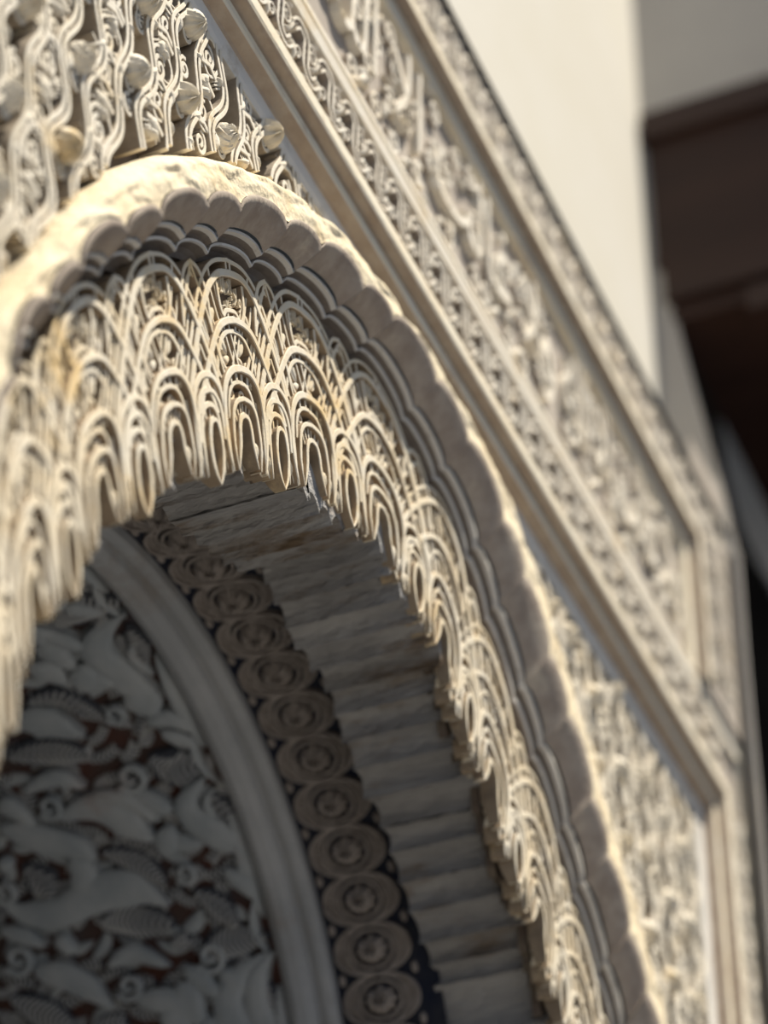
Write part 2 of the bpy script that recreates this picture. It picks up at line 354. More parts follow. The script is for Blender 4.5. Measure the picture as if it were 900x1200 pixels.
    for q in (-.75, -.4, 0, .4, .75):
        mb.ribbon([ML(k+.5+q*.055*(1-i/5)**.7, .79+.165*i/5+.02*abs(q), -.001+.004*i/5) for i in range(6)], OUT, .0055, .012)
    mb.build('hanging_shell', 'lace', panel)
    mb = MB()
    for x, t, hw in ((.27, .86, .012), (.37, .885, .010), (-.27, .86, .012), (-.37, .885, .010), (.17, .85, .010), (-.17, .85, .010)):
        mb.blade([ML(k+x, t-.06, -.002), ML(k+x, t, -.002), ML(k+x*1.01, t+.055, -.008)], OUT, [hw, hw, .002], .006, .016, seg=4)
    stuff(mb.build('drop_tips', 'lace', panel))

# ------------------------------------------------------------------ scalloped mouldings
scal = thing('scalloped_moulding', 'weathered brown scalloped moulding in three stepped tiers with grey lips around the lacework', 'moulding', (2.7, 0, .1))
def MQ(s, q, w, bul):
    p = fT(s)*(1-q)+fR(s)*q
    d = p-np.array(ARC if p[1] > 1.7 else (2.7, p[1])); d = d/np.linalg.norm(d)
    p = p+d*bul
    return np.array(W(p[0], p[1], w))
def lobe(s0, s1, A):
    n = 12; r = random.Random(int(s0*100)); dz = r.uniform(-.0015, .0015)
    prof = {'a': [(1.0, .024), (.93, .027), (.82, .022), (.66, .010), (.53, -.002), (.46, -.010)],
            'l1': [(.465, -.022), (.455, -.012), (.40, -.012), (.385, -.020)],
            'h1': [(.39, -.018), (.36, -.030), (.30, -.036), (.225, -.038)],
            'l2': [(.235, -.038), (.225, -.026), (.17, -.026), (.155, -.034)],
            'h2': [(.16, -.030), (.13, -.044), (.06, -.052), (-.05, -.056)]}
    def rows(key):
        R = []
        for i in range(n+1):
            ph = i/n*2-1; b = (max(0, 1-abs(ph)**2.3))**.6
            sft = {'a': 0, 'l1': .02, 'h1': .02, 'l2': .05, 'h2': .05}[key]
            s = s0+(s1-s0)*i/n
            R.append([MQ(s, q, w+dz+(.006*b if key == 'a' else .002*b), (A*b-.016)*(1-.25*(1-q))) for q, w in prof[key]])
        return R
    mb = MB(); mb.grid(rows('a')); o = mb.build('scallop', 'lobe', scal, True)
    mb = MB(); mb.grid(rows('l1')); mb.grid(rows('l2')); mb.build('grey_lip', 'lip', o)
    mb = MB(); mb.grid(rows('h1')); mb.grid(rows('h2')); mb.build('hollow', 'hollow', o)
for k in range(S0, S1):
    lobe(k-.29, k+.29, .024); lobe(k+.29, k+.71, .017)

# ------------------------------------------------------------------ rough plaster band outside the scallops
rim = thing('plaster_rim', 'rough ochre cream plaster band with worn scales above the brown scallops', 'moulding', (2.7, 0, .2))
def rimrow(s, n=14):
    a, b = fC(s), fR(s); row = []
    ph = ((s+.29) % 1); wide = ph < .58
    x = (ph/.58*2-1) if wide else ((ph-.58)/.42*2-1)
    bb = (max(0, 1-abs(x)**2.3))**.6
    d = b-np.array(ARC); d = d/np.linalg.norm(d)
    A = .024 if wide else .017
    b = b+d*(A*bb-.016)
    for j in range(n+1):
        q = j/n; p = a*(1-q)+b*q
        w = -.012+.030*min(1, q*3.2)**.7+.004*q
        sc_ = abs(((s*1.7+ (0.5 if q > .45 else 0)) % 1)-.5)*2
        w += .007*(1-sc_**2)*(1-abs(q*2 % 1 - .4))*(1 if q < .93 else .1)
        w += .003*math.sin(s*23+q*9)*math.sin(q*17+s*5)*(1-q)
        if q > .95: w = .025
        row.append(W(p[0], p[1], w))
    return [W(a[0]-.0, a[1], -.05)]+row
for k in range(S0, S1):
    mb = MB(); mb.grid([rimrow(k-.5+i/36) for i in range(37)]); mb.build('plaster_scale', 'rim', rim, True)

# ------------------------------------------------------------------ ribbed soffit of the arch
soff = thing('ribbed_soffit', 'shaded grey underside of the arch with coarse plaster ribs and brown stains', 'soffit', (2.7, .15, .3))
BS = [r[0] for r in BK]
def bk(s):
    if 1 <= s <= 5.5:
        return np.array([np.interp(s, BS, [r[1] for r in BK]), np.interp(s, BS, [r[2] for r in BK])])
    f = s-math.floor(s); return L2(s, .80+.15*f)
rr = random.Random(3)
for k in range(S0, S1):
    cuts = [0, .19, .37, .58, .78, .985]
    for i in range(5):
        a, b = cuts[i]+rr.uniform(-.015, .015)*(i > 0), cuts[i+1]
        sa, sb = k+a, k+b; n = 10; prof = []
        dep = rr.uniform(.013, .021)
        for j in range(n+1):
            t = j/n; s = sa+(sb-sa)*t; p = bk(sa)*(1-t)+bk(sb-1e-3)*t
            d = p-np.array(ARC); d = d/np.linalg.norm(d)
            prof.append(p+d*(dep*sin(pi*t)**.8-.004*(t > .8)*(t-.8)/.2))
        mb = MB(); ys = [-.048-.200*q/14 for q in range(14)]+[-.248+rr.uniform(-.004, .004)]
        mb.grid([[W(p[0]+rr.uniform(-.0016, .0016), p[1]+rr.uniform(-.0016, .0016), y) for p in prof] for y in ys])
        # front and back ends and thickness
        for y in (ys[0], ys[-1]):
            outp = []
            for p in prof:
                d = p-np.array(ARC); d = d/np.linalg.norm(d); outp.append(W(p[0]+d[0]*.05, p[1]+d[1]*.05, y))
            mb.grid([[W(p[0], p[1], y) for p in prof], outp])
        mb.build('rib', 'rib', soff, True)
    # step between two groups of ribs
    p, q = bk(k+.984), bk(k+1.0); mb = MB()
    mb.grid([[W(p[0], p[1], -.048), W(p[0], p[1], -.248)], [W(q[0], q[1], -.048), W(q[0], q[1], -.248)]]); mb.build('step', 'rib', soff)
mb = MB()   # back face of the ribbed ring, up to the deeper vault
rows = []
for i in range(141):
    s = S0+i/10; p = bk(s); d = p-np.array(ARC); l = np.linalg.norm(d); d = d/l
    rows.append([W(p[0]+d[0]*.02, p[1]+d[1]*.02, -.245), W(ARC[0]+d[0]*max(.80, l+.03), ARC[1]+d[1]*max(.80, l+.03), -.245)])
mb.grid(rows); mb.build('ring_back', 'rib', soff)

# ------------------------------------------------------------------ deep vault: painted soffit behind the ribs
RV = .78
def SV(th, w, h=0.0):
    a = radians(th); R = RV-h
    return np.array(W(ARC[0]+R*cos(a), ARC[1]+R*sin(a), w))
def SN(th):
    a = radians(th); return np.array([-cos(a), 0, -sin(a)])
def SNp(P):
    d = np.array([ARC[0]-P[0], 0, ARC[1]+Z0-P[2]]); return d/np.linalg.norm(d)
TH0, TH1 = -8, 188
def sweep(prof, th0=TH0, th1=TH1, n=120):
    return [[SV(th0+(th1-th0)*i/n, w, h) for w, h in prof] for i in range(n+1)]
medb = thing('medallion_band', 'dark band of interlaced rings holding fluted rosettes on blue ground under the arch', 'carving', (2.7, .35, .4))
mb = MB(); mb.grid(sweep([(-.24, 0), (-.43, 0)])); mb.build('blue_ground', 'blue', medb)
DT = 6.28
for k in range(-9, 14):
    th = 84.2-DT*k+DT*0
    if th < TH0+4 or th > TH1-4: continue
    wc = -.346
    T = SV(th+.5, wc)-SV(th-.5, wc); T = T/np.linalg.norm(T); A = np.array([0, 1., 0]); N = SN(th)
    c = SV(th, wc)
    mb = MB(); mb.dome(c+N*.004, T*.027, A*.031, N, .015, flutes=8, fd=.5, nu=45, nv=4)
    for q in range(8):
        a = -pi/2+(q-3.5)*.62; c0 = c-T*.012*0+N*.016
        mb.blade([c+T*.006*sin(a)+A*.008*cos(a)+N*.024, c+T*.016*sin(a)+A*.019*cos(a)+N*.021, c+T*.024*sin(a)+A*.028*cos(a)+N*.010], N, [.002, .0055, .0045], .005, .012, seg=3)
    o = mb.build('rosette', 'med', medb, True)
    mb = MB()
    ring = lambda rx, ry, h: [c+T*rx*cos(2*pi*i/28)+A*ry*sin(2*pi*i/28)+N*h for i in range(29)]
    mb.ribbon(ring(.0315, .0375, .012), N, .005, .014)
    mb.build('ring', 'med', o)
    # broad interlaced band, half above and half below, with little cut beads
    for sg in (-1, 1):
        mb = MB()
        for off in (-.0105, .0105):
            P = []; NN = []
            for i in range(17):
                a = (i/16-.5)*2; tt = th+DT*a*.5*(1+off*1.5)
                ww = wc+sg*((.056+off)*max(0,1-abs(a)**2.2)**.5)
                P.append(SV(tt, ww, .009+(.003 if sg*a > 0 else -.001))); NN.append(SN(tt))
            mb.ribbon(P, NN, .0045, .012)
        o2 = mb.build('interlace_strand', 'med', medb)
        mb = MB()
        for i in range(9):
            a = (i/8-.5)*1.7; tt = th+DT*a*.5; ww = wc+sg*.056*(1-abs(a)**2.2)**.5
            p = SV(tt, ww, .004); mb.dome(p, T*.0045, A*.006, SN(tt), .005, nu=6, nv=2)
        mb.grid([[SV(th+DT*(i/12-.5), wc+sg*(.056+o_)*(1-abs(i/6-1)**2.2)**.5, .003) for o_ in (-.012, .012)] for i in range(13)])
        stuff(mb.build('beads', 'med', o2))
    for sg in (-1, 1):
        mb = MB(); p = SV(th+DT/2, wc+sg*.066, .003); mb.dome(p, T*.010, A*.006, SN(th), .004, nu=8, nv=2); mb.build('corner_leaf', 'med', medb)
mould = thing('vault_moulding', 'plain grey plaster fillet moulding curving between the medallion band and the leaf panel', 'moulding', (2.7, .47, .5))
mb = MB(); mb.grid(sweep([(-.424, 0), (-.426, .016), (-.432, .020), (-.444, .021), (-.447, .010), (-.458, .012), (-.462, .024), (-.474, .032), (-.492, .034), (-.500, .030), (-.504, .016), (-.514, .014), (-.516, -.004)]))
mb.build('fillet', 'stone', mould)

leafp = thing('leaf_panel', 'shaded panel of scrolling grey green leaves and dark veined leaves on red ground', 'carving', (2.7, .9, .6))
mb = MB(); mb.grid(sweep([(-.51, 0), (-.8, 0), (-1.1, 0), (-1.5, 0)])); mb.build('red_ground', 'red', leafp)
LEAVES=[('v',[(88.0,-0.647,0.024),(89.3,-0.583,0.031),(89.1,-0.511,0.009)]),
('p',[(87.6,-0.679,0.01),(85.4,-0.649,0.016),(82.9,-0.622,0.009)]),
('p',[(85.2,-0.705,0.017),(83.5,-0.676,0.021),(80.1,-0.664,0.01)]),
('p',[(82.7,-0.734,0.017),(80.6,-0.707,0.021),(78.2,-0.693,0.007)]),
('p',[(80.8,-0.643,0.01),(78.5,-0.655,0.026),(76.4,-0.678,0.012)]),
('p',[(78.3,-0.656,0.021),(77.5,-0.633,0.016),(76.8,-0.608,0.003)]),
('p',[(87.4,-0.52,0.005),(84.8,-0.58,0.019),(82.2,-0.607,0.024),(79.0,-0.603,0.026),(75.7,-0.584,0.028),(73.3,-0.558,0.026)]),
('v',[(84.5,-0.537,0.009),(81.4,-0.54,0.019),(78.0,-0.541,0.007)]),
('p',[(75.0,-0.598,0.021),(73.0,-0.583,0.029),(71.8,-0.555,0.024)]),
('v',[(77.2,-0.78,0.012),(76.4,-0.725,0.017),(73.5,-0.693,0.016),(70.9,-0.662,0.01)]),
('p',[(74.8,-0.823,0.022),(73.1,-0.762,0.028),(70.0,-0.716,0.007)]),
('v',[(69.6,-0.872,0.022),(68.5,-0.793,0.026),(66.9,-0.732,0.019)]),
('p',[(69.6,-0.599,0.009),(69.5,-0.558,0.014),(67.0,-0.528,0.005)]),
('p',[(67.9,-0.583,0.007),(66.3,-0.557,0.012),(64.8,-0.53,0.005)]),
('p',[(60.4,-0.678,0.016),(58.0,-0.642,0.016),(57.0,-0.621,0.007)]),
('v',[(64.8,-0.627,0.016),(62.6,-0.595,0.034),(61.8,-0.534,0.017)]),
('p',[(64.3,-0.872,0.009),(65.1,-0.799,0.014),(62.6,-0.76,0.007)]),
('p',[(59.4,-0.834,0.012),(59.7,-0.76,0.022),(56.7,-0.71,0.026),(53.4,-0.673,0.012)]),
('p',[(61.7,-0.753,0.009),(59.8,-0.693,0.012),(55.8,-0.654,0.01)]),
('p',[(63.9,-0.921,0.019),(61.8,-0.9,0.016),(59.2,-0.876,0.007)]),
('p',[(60.1,-0.945,0.022),(57.1,-0.876,0.024),(54.9,-0.815,0.019),(52.6,-0.794,0.007)]),
('p',[(49.6,-0.99,0.012),(47.6,-0.954,0.021),(47.0,-0.882,0.024),(48.3,-0.808,0.031),(47.7,-0.738,0.031),(44.7,-0.685,0.007)]),
('p',[(54.0,-0.837,0.014),(51.1,-0.823,0.024),(48.4,-0.853,0.014)]),
('v',[(54.1,-0.936,0.014),(51.3,-0.911,0.031),(48.8,-0.902,0.01)]),
('v',[(53.6,-0.782,0.014),(50.9,-0.723,0.022),(47.7,-0.683,0.012)]),
('p',[(60.4,-0.542,0.005),(57.6,-0.59,0.017),(55.2,-0.591,0.022),(52.3,-0.557,0.024),(49.6,-0.524,0.022)]),
('v',[(58.1,-0.545,0.007),(55.8,-0.537,0.016),(53.7,-0.525,0.007)]),
('p',[(55.1,-0.636,0.01),(53.0,-0.651,0.022),(51.3,-0.671,0.009)]),
('p',[(52.7,-0.641,0.017),(52.1,-0.615,0.012),(51.6,-0.588,0.003)]),
('v',[(44.2,-0.826,0.021),(43.8,-0.772,0.029),(41.9,-0.688,0.024)]),
('p',[(44.0,-0.912,0.017),(41.3,-0.888,0.01)]),
('p',[(40.1,-0.974,0.016),(38.7,-0.919,0.022),(36.5,-0.875,0.019),(33.2,-0.838,0.009)]),
('p',[(38.6,-0.831,0.007),(39.7,-0.776,0.014),(37.0,-0.714,0.007)]),
('p',[(33.7,-0.791,0.012),(32.6,-0.728,0.021),(29.2,-0.659,0.017)]),
('p',[(35.1,-0.625,0.017),(32.2,-0.576,0.009)]),
('v',[(37.5,-1.035,0.017),(34.5,-0.976,0.028),(32.0,-0.914,0.014)]),
('p',[(36.2,-0.52,0.005),(33.2,-0.557,0.017),(29.0,-0.564,0.021),(26.0,-0.54,0.021)]),
('v',[(45.9,-0.638,0.014),(43.1,-0.601,0.022),(39.9,-0.572,0.01)]),
('p',[(47.7,-0.57,0.009),(45.5,-0.542,0.014),(43.1,-0.528,0.005)]),
('v',[(39.6,-0.705,0.01),(40.2,-0.666,0.016)]),
('v',[(31.6,-0.881,0.014),(31.3,-0.815,0.017)]),
('p',[(55.9,-0.969,0.012),(53.9,-0.959,0.014)]),
('p',[(46.4,-1.017,0.01),(44.9,-0.971,0.014),(42.9,-0.937,0.005)]),
('v',[(86.1,-0.584,0.007),(87.3,-0.551,0.01)])]
SPIR=[(72.1,-0.645,0.021),(62.7,-0.671,0.03),(61.3,-0.838,0.025),(51.2,-0.982,0.023),(48.4,-0.639,0.02),(42.1,-0.996,0.03),(35.6,-0.797,0.025),(37.2,-0.634,0.029)]

def leafset(dth, dw, lim=400):
    for kind, P in LEAVES:
        Q = [(t+dth, w+dw, h) for t, w, h in P]
        if not all(TH0 < t < TH1 and -1.5 < w < -.5 for t, w, h in Q): continue
        h0 = .016 if kind == 'p' else .010
        C = [SV(t, w, h0+rnd.uniform(0, .004)) for t, w, h in Q]
        mb = MB(); mb.blade(C, SNp, [max(.002, h*1.12) for t, w, h in Q], .011 if kind == 'p' else .006, .02, hollow=.005 if kind == 'p' else 0, seg=7)
        o = mb.build('leaf' if kind == 'p' else 'veined_leaf', 'leaf' if kind == 'p' else 'veined', leafp, True)
        S_ = smooth(C, 7); n = len(S_)
        if kind == 'v':     # fine raised herringbone lines
            mb = MB()
            Lg = sum(np.linalg.norm(S_[q+1]-S_[q]) for q in range(n-1)); nv = max(5, int(Lg/.0105))
            for i in range(1, nv):
                a = i/nv*(n-1); i0 = int(a); f = a-i0; p = S_[i0]*(1-f)+S_[min(i0+1, n-1)]*f
                t = S_[min(i0+1, n-1)]-S_[max(i0-1, 0)]; t = t/np.linalg.norm(t); N = SNp(p); sd = np.cross(t, N)
                hw = np.interp(a/(n-1)*(len(Q)-1), range(len(Q)), [h for _, _, h in Q])*(sin(pi*min(.97, max(.03, a/(n-1))))**.5)
                for sg in (-1, 1):
                    e = p+sd*hw*sg*.95+t*hw*.5+N*.003; m_ = p+sd*hw*.45*sg+t*hw*.15+N*.0065
                    mb.ribbon([p+N*.0095, m_+N*.0025, e+N*.001], N, .0046, .006)
            stuff(mb.build('veins', 'vein', o))
        elif len(Q) > 2:    # incised outline as a thin raised edge
            mb = MB()
            for sg in (-1, 1):
                E = []
                for i in range(1, n-1):
                    t = S_[i+1]-S_[i-1]; t = t/np.linalg.norm(t); N = SNp(S_[i]); sd = np.cross(t, N)
                    hw = np.interp(i/(n-1)*(len(Q)-1), range(len(Q)), [h*1.12 for _, _, h in Q])*min(1, (sin(pi*i/(n-1))**.5)*1.15)
                    E.append(S_[i]+sd*hw*sg*.93+N*.003)
                if len(E) > 2: mb.ribbon(E, [SNp(e) for e in E], .0035, .008)
            mb.build('edge_line', 'leaf', o)
    for t, w, r_ in SPIR:
        t += dth; w += dw
        if not (TH0+3 < t < TH1-3 and -1.45 < w < -.55): continue
        c = SV(t, w, .022); T = SV(t+.5, w)-SV(t-.5, w); T = T/np.linalg.norm(T); A = np.array([0, 1., 0]); N = SN(t)
        P = []
        for i in range(25):
            q = i/24; a = 2.0+q*2*pi*1.35; rad = r_*(1-.82*q); P.append(c+T*rad*cos(a)+A*rad*sin(a)+N*.004*q)
        mb = MB(); mb.ribbon(P, N, [r_*.42*(1-.35*i/24) for i in range(25)], .016, .5)
        mb.build('leaf_curl', 'leaf', leafp, True)
def fill_leaves():
    r = random.Random(4); t = TH0+3
    while t < 130:
        w = -.53
        while w > -1.35:
            a = r.uniform(-.9, .9)+(pi if r.random() < .5 else 0); L_ = r.uniform(.045, .08); tt = t+r.uniform(-1, 1); ww = w+r.uniform(-.012, .012)
            P = [(tt+math.degrees(sin(a+c_)*L_*q/RV), ww+cos(a+c_)*L_*q) for q, c_ in ((-.5, 0), (0, .25), (.5, .5))]
            if max(p[1] for p in P) < -.518 and min(p[1] for p in P) > -1.45:
                k = r.random(); C = [SV(p[0], p[1], .001) for p in P]; mb = MB(); hw = r.uniform(.010, .016)
                mb.blade(C, SNp, [hw*.7, hw, hw*.4], .007, .006, seg=5)
                if k < .6:
                    S_ = smooth(C, 5); n = len(S_); m2 = MB()
                    for i in range(1, 7):
                        f = i/7*(n-1); i0 = int(f); p = S_[i0]*(1-f+i0)+S_[min(i0+1, n-1)]*(f-i0); tg = S_[min(i0+1, n-1)]-S_[max(i0-1, 0)]; tg = tg/np.linalg.norm(tg); N = SNp(p); sd = np.cross(tg, N)
                        for sg in (-1, 1): m2.ribbon([p+N*.0075, p+sd*hw*.8*sg+tg*hw*.5+N*.005], N, .0042, .005)
                    o = mb.build('veined_leaf', 'veined', leafp, True); stuff(m2.build('veins', 'vein', o))
                else: pooled(mb, 'small_leaf', 'leaf', leafp, True)
            w -= .043
        t += 3.1
fill_leaves()
for th in (124, 98, 71, 47.5, 24, 0):      # pale leaves growing from the moulding
    for P, hw in ((((8, -.524), (0, -.532), (-7, -.524)), .014), (((-4, -.53), (-8, -.545), (-12, -.528)), .009), (((5, -.545), (9, -.56), (11, -.535)), .010)):
        C = [SV(th+a, w_, .013) for a, w_ in P]; mb = MB(); mb.blade(C, SNp, [hw*.5, hw, hw*.35], .011, .02, hollow=.004, seg=7); mb.build('leaf', 'leaf', leafp, True)
leafset(0, 0); leafset(56, .02); leafset(-51, -.01); leafset(27, -.50)

# ------------------------------------------------------------------ spandrel carving
UL, UR, VT = 1.26, 4.14, 2.80
WS = -.002
def inside(u, v, m=.012):
    if not (UL+m*.6 < u < UR-m*.6 and .2 < v < VT+.012-m*.5): return False
    return not in_arch(u, v, m)
_rim = [fC(S0+i*.25) for i in range(int((S1-S0)*4)+1)]
def in_arch(u, v, m):
    if v < 1.3: return _rim[0][0]-m < u < _rim[-1][0]+m
    a = math.atan2(v-1.3, u-2.7)
    best = None
    # radial test against the rim polyline
    i = int(np.argmin([abs(math.atan2(p[1]-1.3, p[0]-2.7)-a) for p in _rim])); p = _rim[i]
    q = _rim[min(i+1, len(_rim)-1)]; q0 = _rim[max(i-1, 0)]
    t = q-q0; t = t/np.linalg.norm(t); d = np.array([u, v])-p
    nn = np.array([-t[1], t[0]])
    if nn.dot(p-np.array([2.7, 1.3])) < 0: nn = -nn
    return d.dot(nn) < m
def runs(P, m=.006):
    out = []; cur = []
    for p in P:
        if inside(p[0], p[1], m): cur.append(p)
        else:
            if len(cur) > 3: out.append(cur)
            cur = []
    if len(cur) > 3: out.append(cur)
    return out
span = thing('spandrel_carving', 'deeply undercut stucco of ogee stems, spirals and shells filling the wall between arch and frame', 'carving', (2.7, 0, .7))
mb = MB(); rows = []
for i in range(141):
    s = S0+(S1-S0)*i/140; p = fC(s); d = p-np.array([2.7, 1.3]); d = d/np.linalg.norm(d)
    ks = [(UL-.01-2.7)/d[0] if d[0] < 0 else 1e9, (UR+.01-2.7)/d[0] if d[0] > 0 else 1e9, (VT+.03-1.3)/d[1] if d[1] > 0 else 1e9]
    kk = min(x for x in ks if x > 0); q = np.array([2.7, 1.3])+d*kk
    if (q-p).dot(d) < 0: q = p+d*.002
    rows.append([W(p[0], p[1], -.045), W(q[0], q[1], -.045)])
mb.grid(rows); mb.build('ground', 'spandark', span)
TW, THh = .124, .165
D = .042
i0, i1 = int(UL/TW)-1, int(UR/TW)+2
for i in range(i0, i1):                                    # long ogee stems running upwards
    for sg in (-1, 1):
        for off in (-.0062, .0062):
            P = []
            for j in range(0, 270):
                y = .55+j*.0088
                x = i*TW+sg*(TW/4+off)+sg*(-.012)*cos(2*pi*y/THh+i*pi)+.004*sin(y*31+i*2.3)
                P.append((x, y))
            for R_ in runs(P, .004):
                mb = MB(); mb.ribbon([W(x, y, WS) for x, y in R_], OUT, .0072, D); pooled(mb, 'stem', 'span', span)
rs = random.Random(21)
for i in range(i0, i1):
    for j in range(3, 19):
        cx = i*TW+rs.uniform(-.005, .005); cy = j*THh+(THh/2 if i % 2 else 0)+.035*sin(i*2.7)+rs.uniform(-.010, .010)
        if not inside(cx, cy, -.05): continue
        kind = rs.choice([0, 1, 2, 3, 0, 1])
        # pear shaped frame with spirals
        for (dx, dy, rx, ry, dn) in ((-.001, .036, .016, .023, 1), (.002, -.026, .016, .023, -1), (-.060, .062, .016, .02, 1), (.058, .02, .014, .02, -1)):
            if inside(cx+dx, cy+dy, .012):
                mb = MB(); P = spiral2(cx+dx, cy+dy, rx, ry, 1.55, rs.uniform(0, 1)+1.2, dn, 20)
                mb.ribbon([W(x, y, WS-.005) for x, y in P], OUT, .0068, .034); pooled(mb, 'spiral', 'span', span)
        for (dx, dy, L_, a) in ((-.018, .066, .040, .6), (.016, .066, .040, 2.5), (-.034, -.01, .045, 1.35), (.034, -.01, .045, 1.8), (0, -.062, .040, -1.57), (-.045, -.06, .03, .3), (.047, -.055, .03, 2.8)):
            a += rs.uniform(-.3, .3)
            x1, y1 = cx+dx+L_*cos(a), cy+dy+L_*sin(a)
            if inside(cx+dx, cy+dy, .006) and inside(x1, y1, .006):
                xm, ym = (cx+dx+x1)/2+.006*sin(a), (cy+dy+y1)/2-.006*cos(a)
                mb = MB(); mb.blade([W(cx+dx, cy+dy, WS-.010), W(xm, ym, WS-.006), W(x1, y1, WS-.012)], OUT, [.004, .0085, .002], .008, .028, seg=5)
                for t_ in (.25, .45, .65, .85):     # serrated edge
                    px, py = cx+dx+(x1-cx-dx)*t_, cy+dy+(y1-cy-dy)*t_
                    for sg in (-1, 1):
                        mb.ribbon([W(px, py, WS-.003), W(px+sg*.012*sin(a)+.006*cos(a), py-sg*.012*cos(a)+.006*sin(a), WS-.006)], OUT, .0036, .02)
                pooled(mb, 'leaf', 'span', span)
        for (dx, dy, rx, ry) in ((0, .036, .026, .036), (.002, -.026, .025, .036)):    # pear shaped frames
            Q = [(cx+dx+rx*sin(2*pi*q/22)*(1-.25*cos(2*pi*q/22)), cy+dy-ry*cos(2*pi*q/22)) for q in range(23)]
            if all(inside(x, y, .004) for x, y in Q):
                mb = MB(); mb.ribbon([W(x, y, WS-.003) for x, y in Q], OUT, .0058, .038); pooled(mb, 'pear_frame', 'span', span)
        # cross ties
        for dy in (.006, -.050, .090):
            if inside(cx-.02, cy+dy, .004) and inside(cx+.02, cy+dy, .004):
                mb = MB(); mb.ribbon([W(cx-.022, cy+dy-.004, WS-.002), W(cx, cy+dy+.005, WS-.001), W(cx+.022, cy+dy-.002, WS-.002)], OUT, .009, .036); pooled(mb, 'tie', 'span', span)
        qx, qy = cx+TW/2, cy+THh*.27
        if inside(qx, qy, .020):
            mb = MB()
            if kind in (0, 2):
                mb.dome(W(qx, qy, WS-.012), (.023, 0, -.004), (.004, 0, .030), OUT, .034, flutes=9, fd=.30, nu=36, nv=6, point=-.3); pooled(mb, 'shell', 'span', span, kind == 0)
            else:
                mb.dome(W(qx, qy, WS-.014), (.021, 0, 0), (0, 0, .028), OUT, .032, bumpy=.16, nu=20, nv=8); pooled(mb, 'pinecone', 'span', span)

# ------------------------------------------------------------------ frame mouldings around the spandrels (nested rectangles)
def framepath(e):
    er = min(e, .205)
    return [(UL-e, -1.5), (UL-e, VT+e), (UR+er, VT+e), (UR+er, -1.5)]
def frame_piece(parent, name, prof, m):
    mb = MB(); rows = []
    for e, w_ in prof: rows.append([W(u, v, w_) for u, v in framepath(e)])
    mb.grid(rows); return mb.build(name, m, parent)
fm = thing('frame_moulding', 'stepped rectangular frame moulding with two reveals coloured brown as shade around the carved spandrels', 'moulding', (2.7, 0, .8))
frame_piece(fm, 'grey_fillet', [(0, -.045), (.0, -.004), (.012, -.001), (.036, .0)], 'lip')
frame_piece(fm, 'reveal', [(.036, 0), (.040, .004), (.043, .013), (.047, .022)], 'frameshade')
frame_piece(fm, 'ridge', [(.047, .022), (.053, .024), (.066, .024), (.072, .021)], 'frame')
frame_piece(fm, 'reveal', [(.072, .021), (.074, .028), (.077, .038), (.080, .042)], 'frameshade')
frame_piece(fm, 'outer_fillet', [(.080, .042), (.086, .044), (.108, .044), (.112, .036), (.113, .024)], 'frame')

# ------------------------------------------------------------------ narrow scroll border
sb = thing('scroll_border', 'narrow border of beaded S scrolls and small rosettes running above the frame moulding', 'border', (2.7, 0, .9))
frame_piece(sb, 'ground', [(.112, .026), (.240, .026)], 'borderdark')
frame_piece(sb, 'upper_fillet', [(.236, .026), (.238, .042), (.262, .044), (.264, .034), (.27, .034), (.272, .044), (.284, .044), (.286, .026)], 'border')
def scroll_unit(f, nm=sb, m='border'):
    """f maps (x along, y across) metres to the wall point; one beaded S with its rosette"""
    a, b = MB(), MB()
    S_ = smooth([np.array(p) for p in ((-.040, .020), (-.022, .040), (.002, .030), (.004, .0), (.006, -.030), (.028, -.042), (.046, -.022))], 4)
    for off in (-.008, .008):
        Q = []
        for i, p in enumerate(S_):
            t = S_[min(i+1, len(S_)-1)]-S_[max(i-1, 0)]; t = t/np.linalg.norm(t); Q.append(f(p[0]-t[1]*off, p[1]+t[0]*off, .042))
        a.ribbon(Q, OUT, .0055, .015)
    for i in range(1, len(S_)-1, 2): b.dome(f(S_[i][0], S_[i][1], .034), (.004, 0, 0), (0, 0, .004), OUT, .006, nu=6, nv=2)
    s = a.build('beaded_scroll', m, nm); stuff(b.build('beads', m, s))
    c = MB(); cx, cy = .026, .022
    c.ribbon([f(cx+.014*cos(2*pi*i/14), cy+.017*sin(2*pi*i/14), .040) for i in range(15)], OUT, .004, .013)
    for q in range(5): c.ribbon([f(cx, cy, .038), f(cx+.013*cos(q*1.257), cy+.015*sin(q*1.257), .038)], OUT, .003, .012)
    c.dome(f(cx, cy, .036), (.005, 0, 0), (0, 0, .005), OUT, .006, nu=8, nv=2)
    cx, cy = -.018, -.020
    c.ribbon([f(cx+.013*(1-i/22)*cos(.45*i), cy+.016*(1-i/22)*sin(.45*i), .039) for i in range(18)], OUT, .004, .012)
    c.build('small_rosette', m, nm)
    for x0, y0, x1, y1 in ((-.040, -.006, -.030, -.050), (-.005, -.048, .010, -.056), (.044, .048, .03, .055), (-.012, .052, .010, .046), (.042, -.002, .046, .040), (.018, -.012, .038, -.004)):
        c = MB(); c.blade([f(x0, y0, .034), f((x0+x1)/2+.004, (y0+y1)/2, .036), f(x1, y1, .034)], OUT, [.003, .006, .002], .006, .01, seg=3)
        pooled(c, 'leaf', m, nm)
u = UL+.02
n_ = 0
while u < UR+.10:
    scroll_unit(lambda x, y, w_, u=u: W(u+x, VT+.174+y*1.02, w_)); u += .090
v = VT+.05
while v > .9:
    scroll_unit(lambda x, y, w_, v=v: W(UR+.158+y*.72, v-x, w_)); v -= .090

